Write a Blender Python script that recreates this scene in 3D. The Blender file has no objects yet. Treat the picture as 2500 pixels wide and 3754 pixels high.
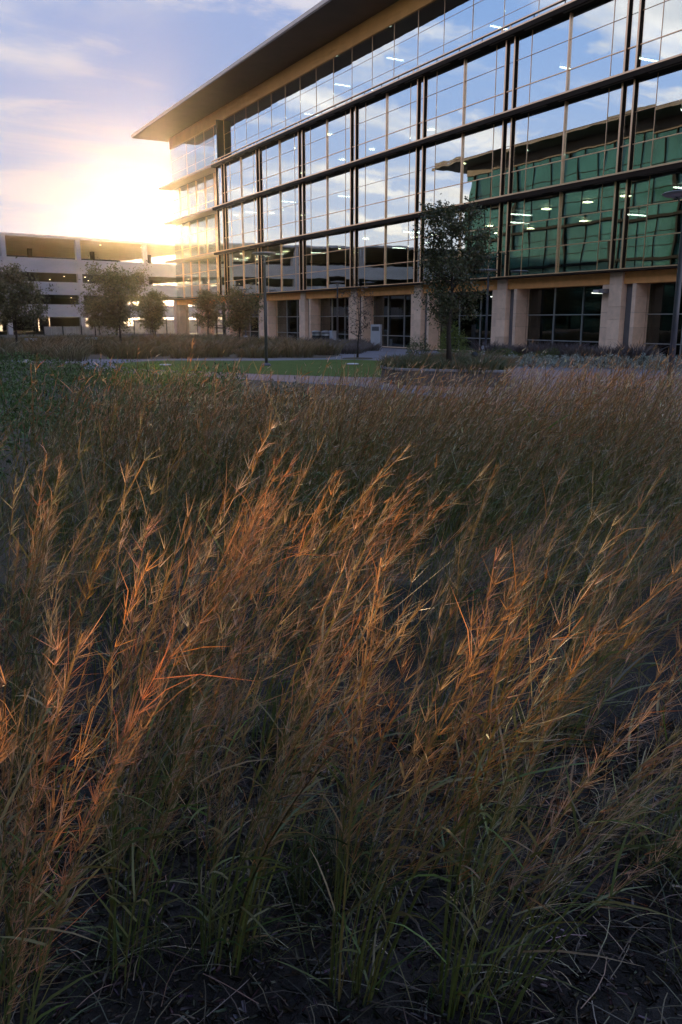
import bpy, math, random
import numpy as np
from mathutils import Vector

R = math.radians
rng = np.random.default_rng(11)
random.seed(11)
S = bpy.context.scene
COL = S.collection

# ------------------------------------------------------------------ camera
PITCH, YAW, EYE = R(13.2246), R(29.3229), 1.75
FN = 3000.0                                   # focal length in photograph pixels (photo is 2500 x 3754)
cam_d = bpy.data.cameras.new("camera")
cam_d.sensor_fit = 'VERTICAL'; cam_d.sensor_height = 24.0
cam_d.lens = 24.0 * FN / 3754.0
cam_d.clip_start = 0.05; cam_d.clip_end = 5000
cam = bpy.data.objects.new("camera", cam_d); COL.objects.link(cam)
cam.location = (0, 0, EYE); cam.rotation_euler = (R(90) - PITCH, 0, -YAW)
S.camera = cam

# ------------------------------------------------------------------ sky
SUN_AZ, SUN_EL = R(17.75), R(5.30)              # azimuth from +Y towards +X
sun_dir = Vector((math.sin(SUN_AZ) * math.cos(SUN_EL), math.cos(SUN_AZ) * math.cos(SUN_EL), math.sin(SUN_EL)))
W = bpy.data.worlds.new("World"); S.world = W; W.use_nodes = True
nt = W.node_tree; nt.nodes.clear()
def wn(t, **k):
    n = nt.nodes.new(t)
    for a, b in k.items(): setattr(n, a, b)
    return n
def wl(a, b): nt.links.new(a, b)
def wmath(op, a, b=None, clamp=False):
    n = wn('ShaderNodeMath', operation=op, use_clamp=clamp)
    for i, x in enumerate((a, b)):
        if x is None: continue
        if isinstance(x, (int, float)): n.inputs[i].default_value = x
        else: wl(x, n.inputs[i])
    return n.outputs[0]
def wmix(fac, a, b, blend='MIX'):
    n = wn('ShaderNodeMix', data_type='RGBA', blend_type=blend)
    for i, x in ((0, fac), (6, a), (7, b)):
        if isinstance(x, (int, float)): n.inputs[i].default_value = x
        elif isinstance(x, tuple): n.inputs[i].default_value = (*x, 1)
        else: wl(x, n.inputs[i])
    return n.outputs[2]
sky = wn('ShaderNodeTexSky', sky_type='NISHITA', sun_disc=False)
sky.sun_elevation = SUN_EL; sky.sun_rotation = SUN_AZ
sky.altitude = 0; sky.air_density = 1.0; sky.dust_density = 1.2; sky.ozone_density = 2.5
tc = wn('ShaderNodeTexCoord')
sep = wn('ShaderNodeSeparateXYZ'); wl(tc.outputs['Generated'], sep.inputs[0])
zc = wmath('MAXIMUM', sep.outputs[2], 0.0)
den = wmath('ADD', zc, 0.13)
cmb = wn('ShaderNodeCombineXYZ')
wl(wmath('DIVIDE', sep.outputs[0], den), cmb.inputs[0]); wl(wmath('DIVIDE', sep.outputs[1], den), cmb.inputs[1])
def cloud(scale, stretch, rot, detail, rough, lo, hi, seed, dist=0.0):
    mp = wn('ShaderNodeMapping'); mp.inputs['Rotation'].default_value = (0, 0, rot)
    mp.inputs['Scale'].default_value = (scale, scale * stretch, 1); mp.inputs['Location'].default_value = (seed, seed * 1.7, 0)
    wl(cmb.outputs[0], mp.inputs[0])
    no = wn('ShaderNodeTexNoise'); no.inputs['Scale'].default_value = 1; no.inputs['Detail'].default_value = detail
    no.inputs['Roughness'].default_value = rough; no.inputs['Distortion'].default_value = dist
    wl(mp.outputs[0], no.inputs['Vector'])
    mr = wn('ShaderNodeMapRange', interpolation_type='SMOOTHSTEP')
    mr.inputs['From Min'].default_value = lo; mr.inputs['From Max'].default_value = hi
    wl(no.outputs[0], mr.inputs[0]); return mr.outputs[0]
m1 = cloud(0.75, 2.3, R(-29), 7, 0.58, 0.47, 0.66, 3.1, 0.5)      # long streaks
m2 = cloud(1.1, 1.5, R(35), 8, 0.62, 0.49, 0.60, 8.7, 0.4)      # broken puffs
mask = wmath('MAXIMUM', m1, wmath('MULTIPLY', m2, 0.9))
# sky glow around the sun (aureole)
dp = wn('ShaderNodeVectorMath', operation='DOT_PRODUCT'); wl(tc.outputs['Generated'], dp.inputs[0]); dp.inputs[1].default_value = sun_dir
dc = wmath('MAXIMUM', dp.outputs['Value'], 0.0)
g_tight = wmath('POWER', dc, 2400.0); g_mid = wmath('POWER', dc, 140.0); g_wide = wmath('POWER', dc, 9.0)
gm = wn('ShaderNodeGamma'); gm.inputs[1].default_value = 0.18; wl(sky.outputs[0], gm.inputs[0])   # thin bright high cloud evens the sky out
skyc = wmix(1.0, gm.outputs[0], wmix(wmath('POWER', dc, 4.0), (0.36, 0.58, 1.06), (0.23, 0.30, 0.52)), 'MULTIPLY')
cl_far = wmix(g_wide, wmix(cloud(2.6, 1.4, R(10), 5, .6, .35, .68, 4.4), (.92, .97, 1.10), (1.60, 1.55, 1.58)), (.64, .61, .70))
lowz = wmath('POWER', wmath('SUBTRACT', 1.0, zc), 7.0)                  # milky air towards the horizon
skyc = wmix(wmath('MULTIPLY', lowz, .85), skyc, wmix(g_wide, (1.62, 1.38, 1.08), (.47, .465, .51)))
cl_far = wmix(wmath('MULTIPLY', wmath('POWER', wmath('SUBTRACT', 1.0, zc), 3.5), .85), cl_far, wmix(g_wide, (1.85, 1.56, 1.22), (.58, .555, .61)))
base = wmix(wmath('MULTIPLY', mask, 0.88), skyc, cl_far)
base = wmix(1.0, base, wmix(g_mid, (0, 0, 0), (.06, .05, .03)), 'ADD')
base = wmix(1.0, base, wmix(g_tight, (0, 0, 0), (3.4, 2.0, .75)), 'ADD')
bg = wn('ShaderNodeBackground'); bg.inputs['Strength'].default_value = 0.15
wl(base, bg.inputs['Color'])
wo = wn('ShaderNodeOutputWorld'); wl(bg.outputs[0], wo.inputs['Surface'])

# ------------------------------------------------------------------ sun and exposure
sl = bpy.data.lights.new("sun", 'SUN'); sl.energy = 2.5; sl.angle = R(0.53); sl.color = (1.0, 0.70, 0.40)
so = bpy.data.objects.new("sun", sl); COL.objects.link(so)
so.rotation_euler = (-sun_dir).to_track_quat('-Z', 'Y').to_euler(); so.location = (0, 0, 60)
S.view_settings.view_transform = 'Standard'; S.view_settings.look = 'None'
S.view_settings.gamma = 1; S.view_settings.exposure = 2.65; S.view_settings.use_curve_mapping = False
S.cycles.use_denoising = True
try: S.cycles.denoiser = 'OPENIMAGEDENOISE'
except Exception: pass
S.cycles.max_bounces = 8; S.cycles.diffuse_bounces = 3; S.cycles.glossy_bounces = 4
S.cycles.transmission_bounces = 4; S.cycles.transparent_max_bounces = 16; S.cycles.volume_bounces = 0
S.cycles.sample_clamp_indirect = 6.0; S.cycles.caustics_reflective = False; S.cycles.caustics_refractive = False

# ------------------------------------------------------------------ materials
MATS = {}
def mat(name):
    m = bpy.data.materials.new(name); m.use_nodes = True; m.node_tree.nodes.clear(); MATS[name] = m
    t = m.node_tree
    o = t.nodes.new('ShaderNodeOutputMaterial')
    return m, t, o
def solid(name, col, rough=0.6, metal=0.0, spec=0.4, var=0.0, vscale=3.0, bump=0.0, bscale=30.0, emit=None, stretch=(1, 1, 1), col2=None, objvar=0.0):
    m, t, o = mat(name); N = t.nodes.new; L = t.links.new
    p = N('ShaderNodeBsdfPrincipled'); L(p.outputs[0], o.inputs[0])
    p.inputs['Roughness'].default_value = rough; p.inputs['Metallic'].default_value = metal
    p.inputs['Specular IOR Level'].default_value = spec
    p.inputs['Base Color'].default_value = (*col, 1)
    geo = N('ShaderNodeNewGeometry')
    src = None
    if var or col2:
        mp = N('ShaderNodeMapping'); mp.inputs['Scale'].default_value = stretch; L(geo.outputs['Position'], mp.inputs[0])
        n = N('ShaderNodeTexNoise'); n.inputs['Scale'].default_value = vscale; n.inputs['Detail'].default_value = 6; n.inputs['Roughness'].default_value = .6
        L(mp.outputs[0], n.inputs['Vector'])
        mr = N('ShaderNodeMapRange'); mr.inputs['From Min'].default_value = .3; mr.inputs['From Max'].default_value = .7; L(n.outputs[0], mr.inputs[0])
        mx = N('ShaderNodeMix'); mx.data_type = 'RGBA'; L(mr.outputs[0], mx.inputs[0])
        c2 = col2 or tuple(min(1, c * (1 + var)) for c in col); c1 = col if col2 else tuple(c * (1 - var) for c in col)
        mx.inputs[6].default_value = (*c1, 1); mx.inputs[7].default_value = (*c2, 1)
        src = mx.outputs[2]
    if objvar:
        oi = N('ShaderNodeObjectInfo'); hs = N('ShaderNodeHueSaturation')
        mr2 = N('ShaderNodeMapRange'); mr2.inputs['To Min'].default_value = 1 - objvar; mr2.inputs['To Max'].default_value = 1 + objvar
        L(oi.outputs['Random'], mr2.inputs[0]); L(mr2.outputs[0], hs.inputs['Value'])
        if src: L(src, hs.inputs['Color'])
        else: hs.inputs['Color'].default_value = (*col, 1)
        src = hs.outputs[0]
    if src: L(src, p.inputs['Base Color'])
    if bump:
        n2 = N('ShaderNodeTexNoise'); n2.inputs['Scale'].default_value = bscale; n2.inputs['Detail'].default_value = 5
        L(geo.outputs['Position'], n2.inputs['Vector'])
        b = N('ShaderNodeBump'); b.inputs['Strength'].default_value = bump; b.inputs['Distance'].default_value = .02
        L(n2.outputs[0], b.inputs['Height']); L(b.outputs[0], p.inputs['Normal'])
    if emit:
        p.inputs['Emission Color'].default_value = (*emit[0], 1); p.inputs['Emission Strength'].default_value = emit[1]
    return m
def plant(name, transl=0.45, warm=(1.25, 1.0, 0.7), gloss=0.06):
    """colour from the mesh attribute Col, thin translucent blade"""
    m, t, o = mat(name); N = t.nodes.new; L = t.links.new
    a = N('ShaderNodeAttribute'); a.attribute_name = 'Col'
    d = N('ShaderNodeBsdfDiffuse'); L(a.outputs['Color'], d.inputs[0])
    tr = N('ShaderNodeBsdfTranslucent')
    mu = N('ShaderNodeMix'); mu.data_type = 'RGBA'; mu.blend_type = 'MULTIPLY'; mu.inputs[0].default_value = 1
    L(a.outputs['Color'], mu.inputs[6]); mu.inputs[7].default_value = (*warm, 1); L(mu.outputs[2], tr.inputs[0])
    mx = N('ShaderNodeMixShader'); mx.inputs[0].default_value = transl; L(d.outputs[0], mx.inputs[1]); L(tr.outputs[0], mx.inputs[2])
    g = N('ShaderNodeBsdfGlossy'); g.inputs['Roughness'].default_value = .45; g.inputs[0].default_value = (1, .97, .9, 1)
    m2_ = N('ShaderNodeMixShader'); m2_.inputs[0].default_value = gloss; L(mx.outputs[0], m2_.inputs[1]); L(g.outputs[0], m2_.inputs[2])
    L(m2_.outputs[0], o.inputs[0]); return m
def glass(name, tint, trans, base, wave=0.0, wscale=.5):
    """coated window glass: sharp reflection over a tinted see-through body"""
    m, t, o = mat(name); N = t.nodes.new; L = t.links.new
    g = N('ShaderNodeBsdfGlossy'); g.inputs['Roughness'].default_value = 0.0; g.inputs[0].default_value = (*tint, 1)
    tr = N('ShaderNodeBsdfTransparent'); tr.inputs[0].default_value = (*trans, 1)
    lw = N('ShaderNodeLayerWeight'); lw.inputs['Blend'].default_value = .35
    mr = N('ShaderNodeMapRange'); mr.inputs['To Min'].default_value = base; mr.inputs['To Max'].default_value = 1.0
    pw = N('ShaderNodeMath'); pw.operation = 'POWER'; pw.inputs[1].default_value = 3.5; lw.inputs['Blend'].default_value = .5
    L(lw.outputs['Facing'], pw.inputs[0]); L(pw.outputs[0], mr.inputs[0])
    mx = N('ShaderNodeMixShader'); L(mr.outputs[0], mx.inputs[0]); L(tr.outputs[0], mx.inputs[1]); L(g.outputs[0], mx.inputs[2])
    if wave:
        geo = N('ShaderNodeNewGeometry'); n = N('ShaderNodeTexNoise'); n.inputs['Scale'].default_value = wscale; n.inputs['Detail'].default_value = 1
        mp = N('ShaderNodeMapping'); mp.inputs['Scale'].default_value = (1, 1.3, .6)
        L(geo.outputs['Position'], mp.inputs[0]); L(mp.outputs[0], n.inputs['Vector'])
        b = N('ShaderNodeBump'); b.inputs['Strength'].default_value = 1; b.inputs['Distance'].default_value = wave
        L(n.outputs[0], b.inputs['Height']); L(b.outputs[0], g.inputs['Normal'])
    L(mx.outputs[0], o.inputs[0]); return m

M_glass = glass('window_glass', (.94, .97, .97), (.62, .74, .70), .62, .0045, .55)
M_gfglass = glass('ground_floor_glass', (.75, .82, .85), (.42, .46, .46), .10, .006, .5)
M_cornglass = glass('corner_glass', (.95, .95, .95), (.86, .88, .86), .12)
M_frame = solid('bronze_metal', (.034, .022, .016), .6, 0, .06, var=.2, vscale=2)
M_oppframe = solid('dark_opposite_frame', (.010, .012, .012), .9, 0, .05)
M_opproof = solid('dark_opposite_roof', (.10, .088, .078), .8, 0, .1, var=.15, vscale=.3)
M_cap = solid('warm_lit_metal_cap', (.98, .58, .36), .34, .8, .5, var=.12, vscale=1.5)  # warm reflected sunlight put into the tint of the metal
M_gfframe = solid('grey_aluminium', (.36, .37, .38), .4, .5)
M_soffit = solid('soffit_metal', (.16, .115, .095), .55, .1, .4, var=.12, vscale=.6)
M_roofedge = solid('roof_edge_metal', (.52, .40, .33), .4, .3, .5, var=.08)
M_fascia = solid('warm_lit_fascia', (.95, .46, .15), .5, .0, .4, var=.12, vscale=.8)  # glow of bounced low sun put into the fascia's orange
M_stone = solid('buff_limestone', (.78, .53, .385), .8, spec=.2, var=.10, vscale=4, bump=.15, bscale=25, objvar=.13)
M_lintel = solid('warm_lit_sandstone', (.92, .40, .14), .8, spec=.2, var=.12, vscale=3, bump=.12, bscale=25, objvar=.05)  # terracotta sandstone, with bounced sunset light added into its orange
M_recess = solid('grey_recess_metal', (.16, .145, .15), .6, var=.1)
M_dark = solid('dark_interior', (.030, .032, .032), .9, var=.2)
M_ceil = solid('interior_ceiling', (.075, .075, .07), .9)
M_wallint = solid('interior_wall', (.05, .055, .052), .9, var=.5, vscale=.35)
M_teal = solid('teal_partition', (.03, .10, .11), .6, var=.3, vscale=1.2)
M_brownint = solid('brown_partition', (.12, .06, .03), .7, var=.3)
M_lamp = solid('warm_ceiling_lamp', (.9, .8, .6), .5, emit=((1.0, .78, .46), 5.5))
M_lampw = solid('white_ceiling_lamp', (.9, .9, .85), .5, emit=((1.0, .92, .78), 3.2))
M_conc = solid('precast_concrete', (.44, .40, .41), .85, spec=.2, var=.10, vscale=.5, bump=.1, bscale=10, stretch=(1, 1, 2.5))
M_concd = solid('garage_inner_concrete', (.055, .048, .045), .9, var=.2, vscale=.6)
M_glamp = solid('garage_lamp', (.9, .8, .6), .5, emit=((1, .82, .52), 2.5))
M_green = solid('green_window_glass', (.030, .108, .090), .08, .40, spec=.5, var=.35, vscale=.25)
M_paleg = solid('lime_green_glass', (.25, .62, .18), .25, spec=.5, var=.15, vscale=.8)
M_fence = solid('white_fence_paint', (.36, .32, .29), .7, var=.12, vscale=2, objvar=.12)
M_black = solid('black_steel', (.03, .03, .032), .45, .4)
M_pole = solid('lamp_pole_steel', (.12, .125, .15), .38, .6, .5, var=.1)
M_head = solid('lamp_head_metal', (.22, .22, .24), .35, .6)
M_base = solid('pole_base_concrete', (.62, .62, .68), .8, var=.1)
M_wallc = solid('planter_concrete', (.15, .135, .14), .85, spec=.2, var=.15, vscale=3, bump=.2, bscale=18)
M_coping = solid('planter_coping', (.30, .29, .32), .8, var=.12, vscale=4)
M_bark = solid('tree_bark', (.055, .042, .036), .9, var=.3, vscale=14, bump=.6, bscale=40)
M_bin = solid('bin_dark_metal', (.035, .034, .036), .4, .3)
M_binlid = solid('bin_steel_lid', (.5, .52, .58), .3, .8)
M_pylon = solid('pylon_grey_paint', (.42, .42, .46), .55, var=.06)
M_plate = solid('pylon_dark_plate', (.10, .10, .11), .5)
M_bench = solid('bench_pale_metal', (.55, .60, .75), .3, .6)
M_rock = solid('pale_rock', (.40, .37, .36), .9, var=.3, vscale=4, bump=.5, bscale=8)
M_plant = plant('plant_blade')
M_grass = plant('grass_blade', .40, (1.25, 1.0, .7), .05)
M_leaf = plant('tree_leaf', .35, (1.2, 1.1, .6), .04)
M_mulchchip = solid('mulch_chip', (.040, .034, .033), .85, objvar=0, var=.5, vscale=25)

# ------------------------------------------------------------------ helpers
CUBE_V = [(-.5, -.5, -.5), (.5, -.5, -.5), (.5, .5, -.5), (-.5, .5, -.5), (-.5, -.5, .5), (.5, -.5, .5), (.5, .5, .5), (-.5, .5, .5)]
CUBE_F = [(0, 3, 2, 1), (4, 5, 6, 7), (0, 1, 5, 4), (1, 2, 6, 5), (2, 3, 7, 6), (3, 0, 4, 7)]
CUBES = {}
def cube_mesh(m):
    if m.name not in CUBES:
        me = bpy.data.meshes.new('block_' + m.name); me.from_pydata(CUBE_V, [], CUBE_F); me.materials.append(m); CUBES[m.name] = me
    return CUBES[m.name]
def tag(o, label=None, cat=None, group=None, kind=None):
    if label: o['label'] = label
    if cat: o['category'] = cat
    if group: o['group'] = group
    if kind: o['kind'] = kind
    return o
def empty(name, loc=(0, 0, 0), rz=0.0):
    o = bpy.data.objects.new(name, None); COL.objects.link(o); o.location = loc; o.rotation_euler = (0, 0, rz); o.empty_display_size = .2
    return o
def link(name, me, m=None, parent=None, loc=(0, 0, 0), rz=0.0):
    if m is not None: me.materials.append(m)
    o = bpy.data.objects.new(name, me); COL.objects.link(o); o.location = loc; o.rotation_euler = (0, 0, rz)
    if parent: o.parent = parent
    return o
def block(name, m, lo, hi, parent=None, rot=None):
    """one box-shaped piece; alike pieces share one mesh"""
    o = bpy.data.objects.new(name, cube_mesh(m)); COL.objects.link(o)
    o.location = [(a + b) / 2 for a, b in zip(lo, hi)]; o.scale = [max(b - a, .001) for a, b in zip(lo, hi)]
    if rot: o.rotation_euler = rot
    if parent: o.parent = parent
    return o
class MB:
    def __init__(s): s.v = []; s.f = []
    def box(s, lo, hi):
        k = len(s.v); c = [(a + b) / 2 for a, b in zip(lo, hi)]; d = [b - a for a, b in zip(lo, hi)]
        s.v += [tuple(c[i] + d[i] * v[i] for i in range(3)) for v in CUBE_V]; s.f += [tuple(i + k for i in f) for f in CUBE_F]; return s
    def tube(s, pts, rad, n=8, cap=True):
        """tapered tube along a polyline"""
        k = len(s.v); pts = [Vector(p) for p in pts]
        for i, p in enumerate(pts):
            t = (pts[min(i + 1, len(pts) - 1)] - pts[max(i - 1, 0)]).normalized()
            a = t.orthogonal().normalized() if abs(t.z) < .99 else Vector((1, 0, 0)); b = t.cross(a).normalized(); a = b.cross(t)
            for j in range(n):
                q = 2 * math.pi * j / n; s.v.append(tuple(p + (a * math.cos(q) + b * math.sin(q)) * rad[i]))
        for i in range(len(pts) - 1):
            for j in range(n):
                j2 = (j + 1) % n; s.f.append((k + i * n + j, k + i * n + j2, k + (i + 1) * n + j2, k + (i + 1) * n + j))
        if cap:
            s.f.append(tuple(k + j for j in reversed(range(n)))); s.f.append(tuple(k + (len(pts) - 1) * n + j for j in range(n)))
        return s
    def lathe(s, prof, n=20, c=(0, 0)):
        k = len(s.v)
        for r, z in prof:
            for j in range(n):
                q = 2 * math.pi * j / n; s.v.append((c[0] + r * math.cos(q), c[1] + r * math.sin(q), z))
        for i in range(len(prof) - 1):
            for j in range(n):
                j2 = (j + 1) % n; s.f.append((k + i * n + j, k + i * n + j2, k + (i + 1) * n + j2, k + (i + 1) * n + j))
        s.f.append(tuple(k + j for j in reversed(range(n)))); s.f.append(tuple(k + (len(prof) - 1) * n + j for j in range(n)))
        return s
    def prism(s, poly, z0, z1):
        k = len(s.v); n = len(poly)
        s.v += [(x, y, z0) for x, y in poly] + [(x, y, z1) for x, y in poly]
        s.f.append(tuple(k + n + i for i in range(n))); s.f.append(tuple(k + i for i in reversed(range(n))))
        for i in range(n): s.f.append((k + i, k + (i + 1) % n, k + n + (i + 1) % n, k + n + i))
        return s
    def build(s, name, m, parent=None, loc=(0, 0, 0), rz=0.0, smooth=False):
        me = bpy.data.meshes.new(name); me.from_pydata(s.v, [], s.f); me.update()
        if smooth: me.polygons.foreach_set('use_smooth', [True] * len(me.polygons))
        return link(name, me, m, parent, loc, rz)
def np_mesh(name, V, F, Cc, m):
    """V (n,3), F list of (k,3|4) index arrays, Cc (n,3) colours"""
    me = bpy.data.meshes.new(name)
    nl = sum(f.size for f in F); npoly = sum(len(f) for f in F)
    me.vertices.add(len(V)); me.vertices.foreach_set('co', np.ascontiguousarray(V, np.float32).ravel())
    me.loops.add(nl); me.loops.foreach_set('vertex_index', np.concatenate([f.ravel() for f in F]).astype(np.int32))
    st = []; tot = []; k = 0
    for f in F:
        st.append(k + np.arange(len(f)) * f.shape[1]); k += f.size
    me.polygons.add(npoly); me.polygons.foreach_set('loop_start', np.concatenate(st).astype(np.int32))
    me.update(calc_edges=True)
    ca = me.color_attributes.new('Col', 'FLOAT_COLOR', 'POINT')
    ca.data.foreach_set('color', np.concatenate([Cc, np.ones((len(Cc), 1))], 1).astype(np.float32).ravel())
    me.materials.append(m)
    return me
class Acc:
    """collects ribbons, slivers and leaves, then makes one mesh"""
    def __init__(s): s.V = []; s.Q = []; s.T = []; s.C = []; s.n = 0
    def add(s, V, C, Q=None, T=None):
        s.V.append(V); s.C.append(C)
        if Q is not None: s.Q.append(Q + s.n)
        if T is not None: s.T.append(T + s.n)
        s.n += len(V)
    def mesh(s, name, m):
        F = []
        if s.Q: F.append(np.concatenate(s.Q))
        if s.T: F.append(np.concatenate(s.T))
        return np_mesh(name, np.concatenate(s.V), F, np.concatenate(s.C), m)
def unit(v): return v / np.maximum(np.linalg.norm(v, axis=-1, keepdims=True), 1e-9)
def ribbons(acc, P, width, side, C):
    """P (n,k,3) centre lines, width (n,k), side (n,3), C (n,k,3)"""
    n, k, _ = P.shape
    o = side[:, None, :] * width[:, :, None] * .5
    V = np.stack([P - o, P + o], 2).reshape(-1, 3); Cc = np.repeat(C.reshape(-1, 3), 2, 0)
    i = (np.arange(n)[:, None] * k + np.arange(k - 1)[None]).ravel() * 2
    acc.add(V, Cc, Q=np.stack([i, i + 1, i + 3, i + 2], 1))
def slivers(acc, A, B, w, side, C):
    o = side * w[:, None] * .5
    V = np.stack([A - o, A + o, B], 1).reshape(-1, 3)
    acc.add(V, np.repeat(C, 3, 0), T=np.arange(len(A) * 3).reshape(-1, 3))
def leaves(acc, P, size, C, r=rng, droop=0.0, aspect=.5):
    n = len(P); d = unit(r.normal(size=(n, 3)) + np.array([0, 0, -droop])); s_ = unit(np.cross(d, r.normal(size=(n, 3))))
    L = size[:, None]
    V = np.stack([P, P + d * L * .5 + s_ * L * aspect * .5, P + d * L, P + d * L * .5 - s_ * L * aspect * .5], 1).reshape(-1, 3)
    acc.add(V, np.repeat(C, 4, 0), Q=np.arange(n * 4).reshape(-1, 4))
def jit(col, n, amt, r=rng):
    c = np.array(col)[None] * (1 + r.normal(size=(n, 1)) * amt) * (1 + r.normal(size=(n, 3)) * amt * .35)
    return np.clip(c, .004, .9)

# screen position of a world point, only used to rank which window panes show largest
def seen(P):
    d = np.asarray(P, float) - np.array([0, 0, EYE])
    fw = math.sin(YAW) * d[..., 0] + math.cos(YAW) * d[..., 1]; rt = math.cos(YAW) * d[..., 0] - math.sin(YAW) * d[..., 1]
    z = fw * math.cos(PITCH) - d[..., 2] * math.sin(PITCH); y = fw * math.sin(PITCH) + d[..., 2] * math.cos(PITCH)
    z = np.maximum(z, .1); return 1250 + FN * rt / z, 1877 - FN * y / z

# ------------------------------------------------------------------ ground
def sheet(name, poly, z, m, sub=0):
    me = bpy.data.meshes.new(name); me.from_pydata([(x, y, z) for x, y in poly], [], [tuple(range(len(poly)))]); me.update()
    return tag(link(name, me, m), kind='structure')
M_soil = solid('soil', (.075, .058, .046), .95, col2=(.11, .085, .06), vscale=1.2, bump=.5, bscale=9)
M_lawn = solid('lawn_green', (.085, .125, .032), .9, spec=.1, col2=(.125, .155, .045), vscale=1.3, bump=.8, bscale=60)
M_path = solid('pink_concrete', (.33, .22, .20), .8, spec=.25, var=.10, vscale=1.1, bump=.1, bscale=40)
M_path2 = solid('grey_blue_concrete', (.20, .19, .225), .8, spec=.25, var=.10, vscale=.9, bump=.1, bscale=40)
M_asph = solid('asphalt', (.055, .053, .055), .9, var=.2, vscale=2, bump=.3, bscale=60)
gr = MB(); NG = 24; ext = 900.0
sheet('ground', [(-ext, -ext), (ext, -ext), (ext, ext), (-ext, ext)], 0.0, M_soil)
def smooth(pts, n=6):
    out = []
    k = len(pts)
    for i in range(k):
        p0, p1, p2, p3 = [np.array(pts[(i + j) % k], float) for j in (-1, 0, 1, 2)]
        for q in range(n):
            t = q / n; out.append(tuple(.5 * ((2 * p1) + (-p0 + p2) * t + (2 * p0 - 5 * p1 + 4 * p2 - p3) * t * t + (-p0 + 3 * p1 - 3 * p2 + p3) * t ** 3)))
    return out
sheet('plaza_pavement', [(11.2, 6), (27.9, 6), (28.2, 30), (28.2, 66), (24.5, 66), (23.5, 46), (20.6, 36.5), (18.5, 34.2), (11.5, 37.2), (3.0, 40.6), (2.5, 39.8), (7.4, 35.2), (6.6, 31.0), (7.6, 27.2), (9.7, 22.9), (11.3, 19.2)], 0.004, M_path2)
sheet('footpath', smooth([(6.4, 30.6), (8.3, 29.7), (9.7, 27.3), (12.0, 23.55), (14.6, 20.8), (17.2, 24.0), (20.3, 24.2), (21.2, 20.5), (24, 10), (14, 8), (12.2, 12.6), (12.0, 19.0), (9.9, 22.4), (7.9, 27.2)], 5), 0.008, M_path)
sheet('lawn', smooth([(8.2, 31.8), (8.6, 33.9), (11.0, 35.5), (14.6, 33.4), (18.0, 32.6), (19.3, 30.4), (18.4, 26.4), (15.2, 21.9), (13.9, 21.6), (11.8, 23.9), (9.7, 27.5), (8.5, 29.8)], 5), 0.012, M_lawn)

# ------------------------------------------------------------------ the office building
XG, XL, XT = 28.40, 27.90, 29.15                # curtain-wall glass, ledge front, top-floor glass
PAIR = [26.25 + 7.52 * k for k in range(-2, 7)]  # fin pairs and piers
YN, YF, YE = PAIR[0] - 1.2, 73.08, 87.9          # near end, end of the curtain wall, far corner
office = tag(empty('office_building', (28.3, 50, 0)), 'long glass office building with bronze ledges, stone piers and wide overhanging roof', 'building')
OB = Vector((28.3, 50, 0))
def ob(name, m, lo, hi, rot=None, parent=None):
    o = block(name, m, lo, hi, rot=rot)
    o.parent = parent or office
    base = OB if parent is None else OB + parent.location
    o.location = Vector(o.location) - base
    return o
def sub(child, par):
    """hang a piece under a part without moving it"""
    child.parent = par; child.matrix_parent_inverse = par.matrix_basis.inverted(); return child
LEDGE = [(3.75, 3.87), (7.45, 7.72), (11.28, 11.55), (14.85, 15.12)]
STOREY = [(3.87, 7.45, (5.10, 6.33)), (7.72, 11.28, (8.82, 10.05)), (11.55, 14.85, (12.56, 13.80))]
# panes are ranked by the size they show; the 300 largest become parts, the rest one joined part
PANES = []
def pane(x, y0, y1, z0, z1, m, yaw_end=False): PANES.append((x, y0, y1, z0, z1, m, yaw_end))
# ledges: dark bronze beam with a metal cap tinted warm as if sunlit
for i, (z0, z1) in enumerate(LEDGE):
    xl = XL if i else 27.98
    ye = (YE - .3, YE - .3, YE - .4, YE + .6)[i]
    if i == 0:
        lg = ob('ledge', M_frame, (xl, YN, z0), (XG + .3, ye, z1 - .045)); sub(ob('ledge_cap', M_cap, (xl - .015, YN, z1 - .045), (XG - .1, ye, z1)), lg)
    else:
        lg = ob('ledge', M_frame, (xl + .02, YN, z0), (XG + .05, YF + .15, z1 - .07)); sub(ob('ledge_cap', M_cap, (xl, YN, z1 - .07), (XG - .02, YF + .15, z1)), lg)
        lg2 = ob('ledge', M_roofedge, (xl + .02, YF + .17, z1 - .16), (XT + .1, ye, z1 - .05)); sub(ob('ledge_cap', M_cap, (xl, YF + .17, z1 - .05), (XT - .05, ye, z1)), lg2)
        y = YN + .5
        while y < YF - 1.2:                      # long shallow light slots under each ledge
            sub(ob('soffit_slot', M_soffit, (xl + .12, y + .25, z0 - .012), (xl + .24, y + 2.0, z0 + .002)), lg); y += 2.507
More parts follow.
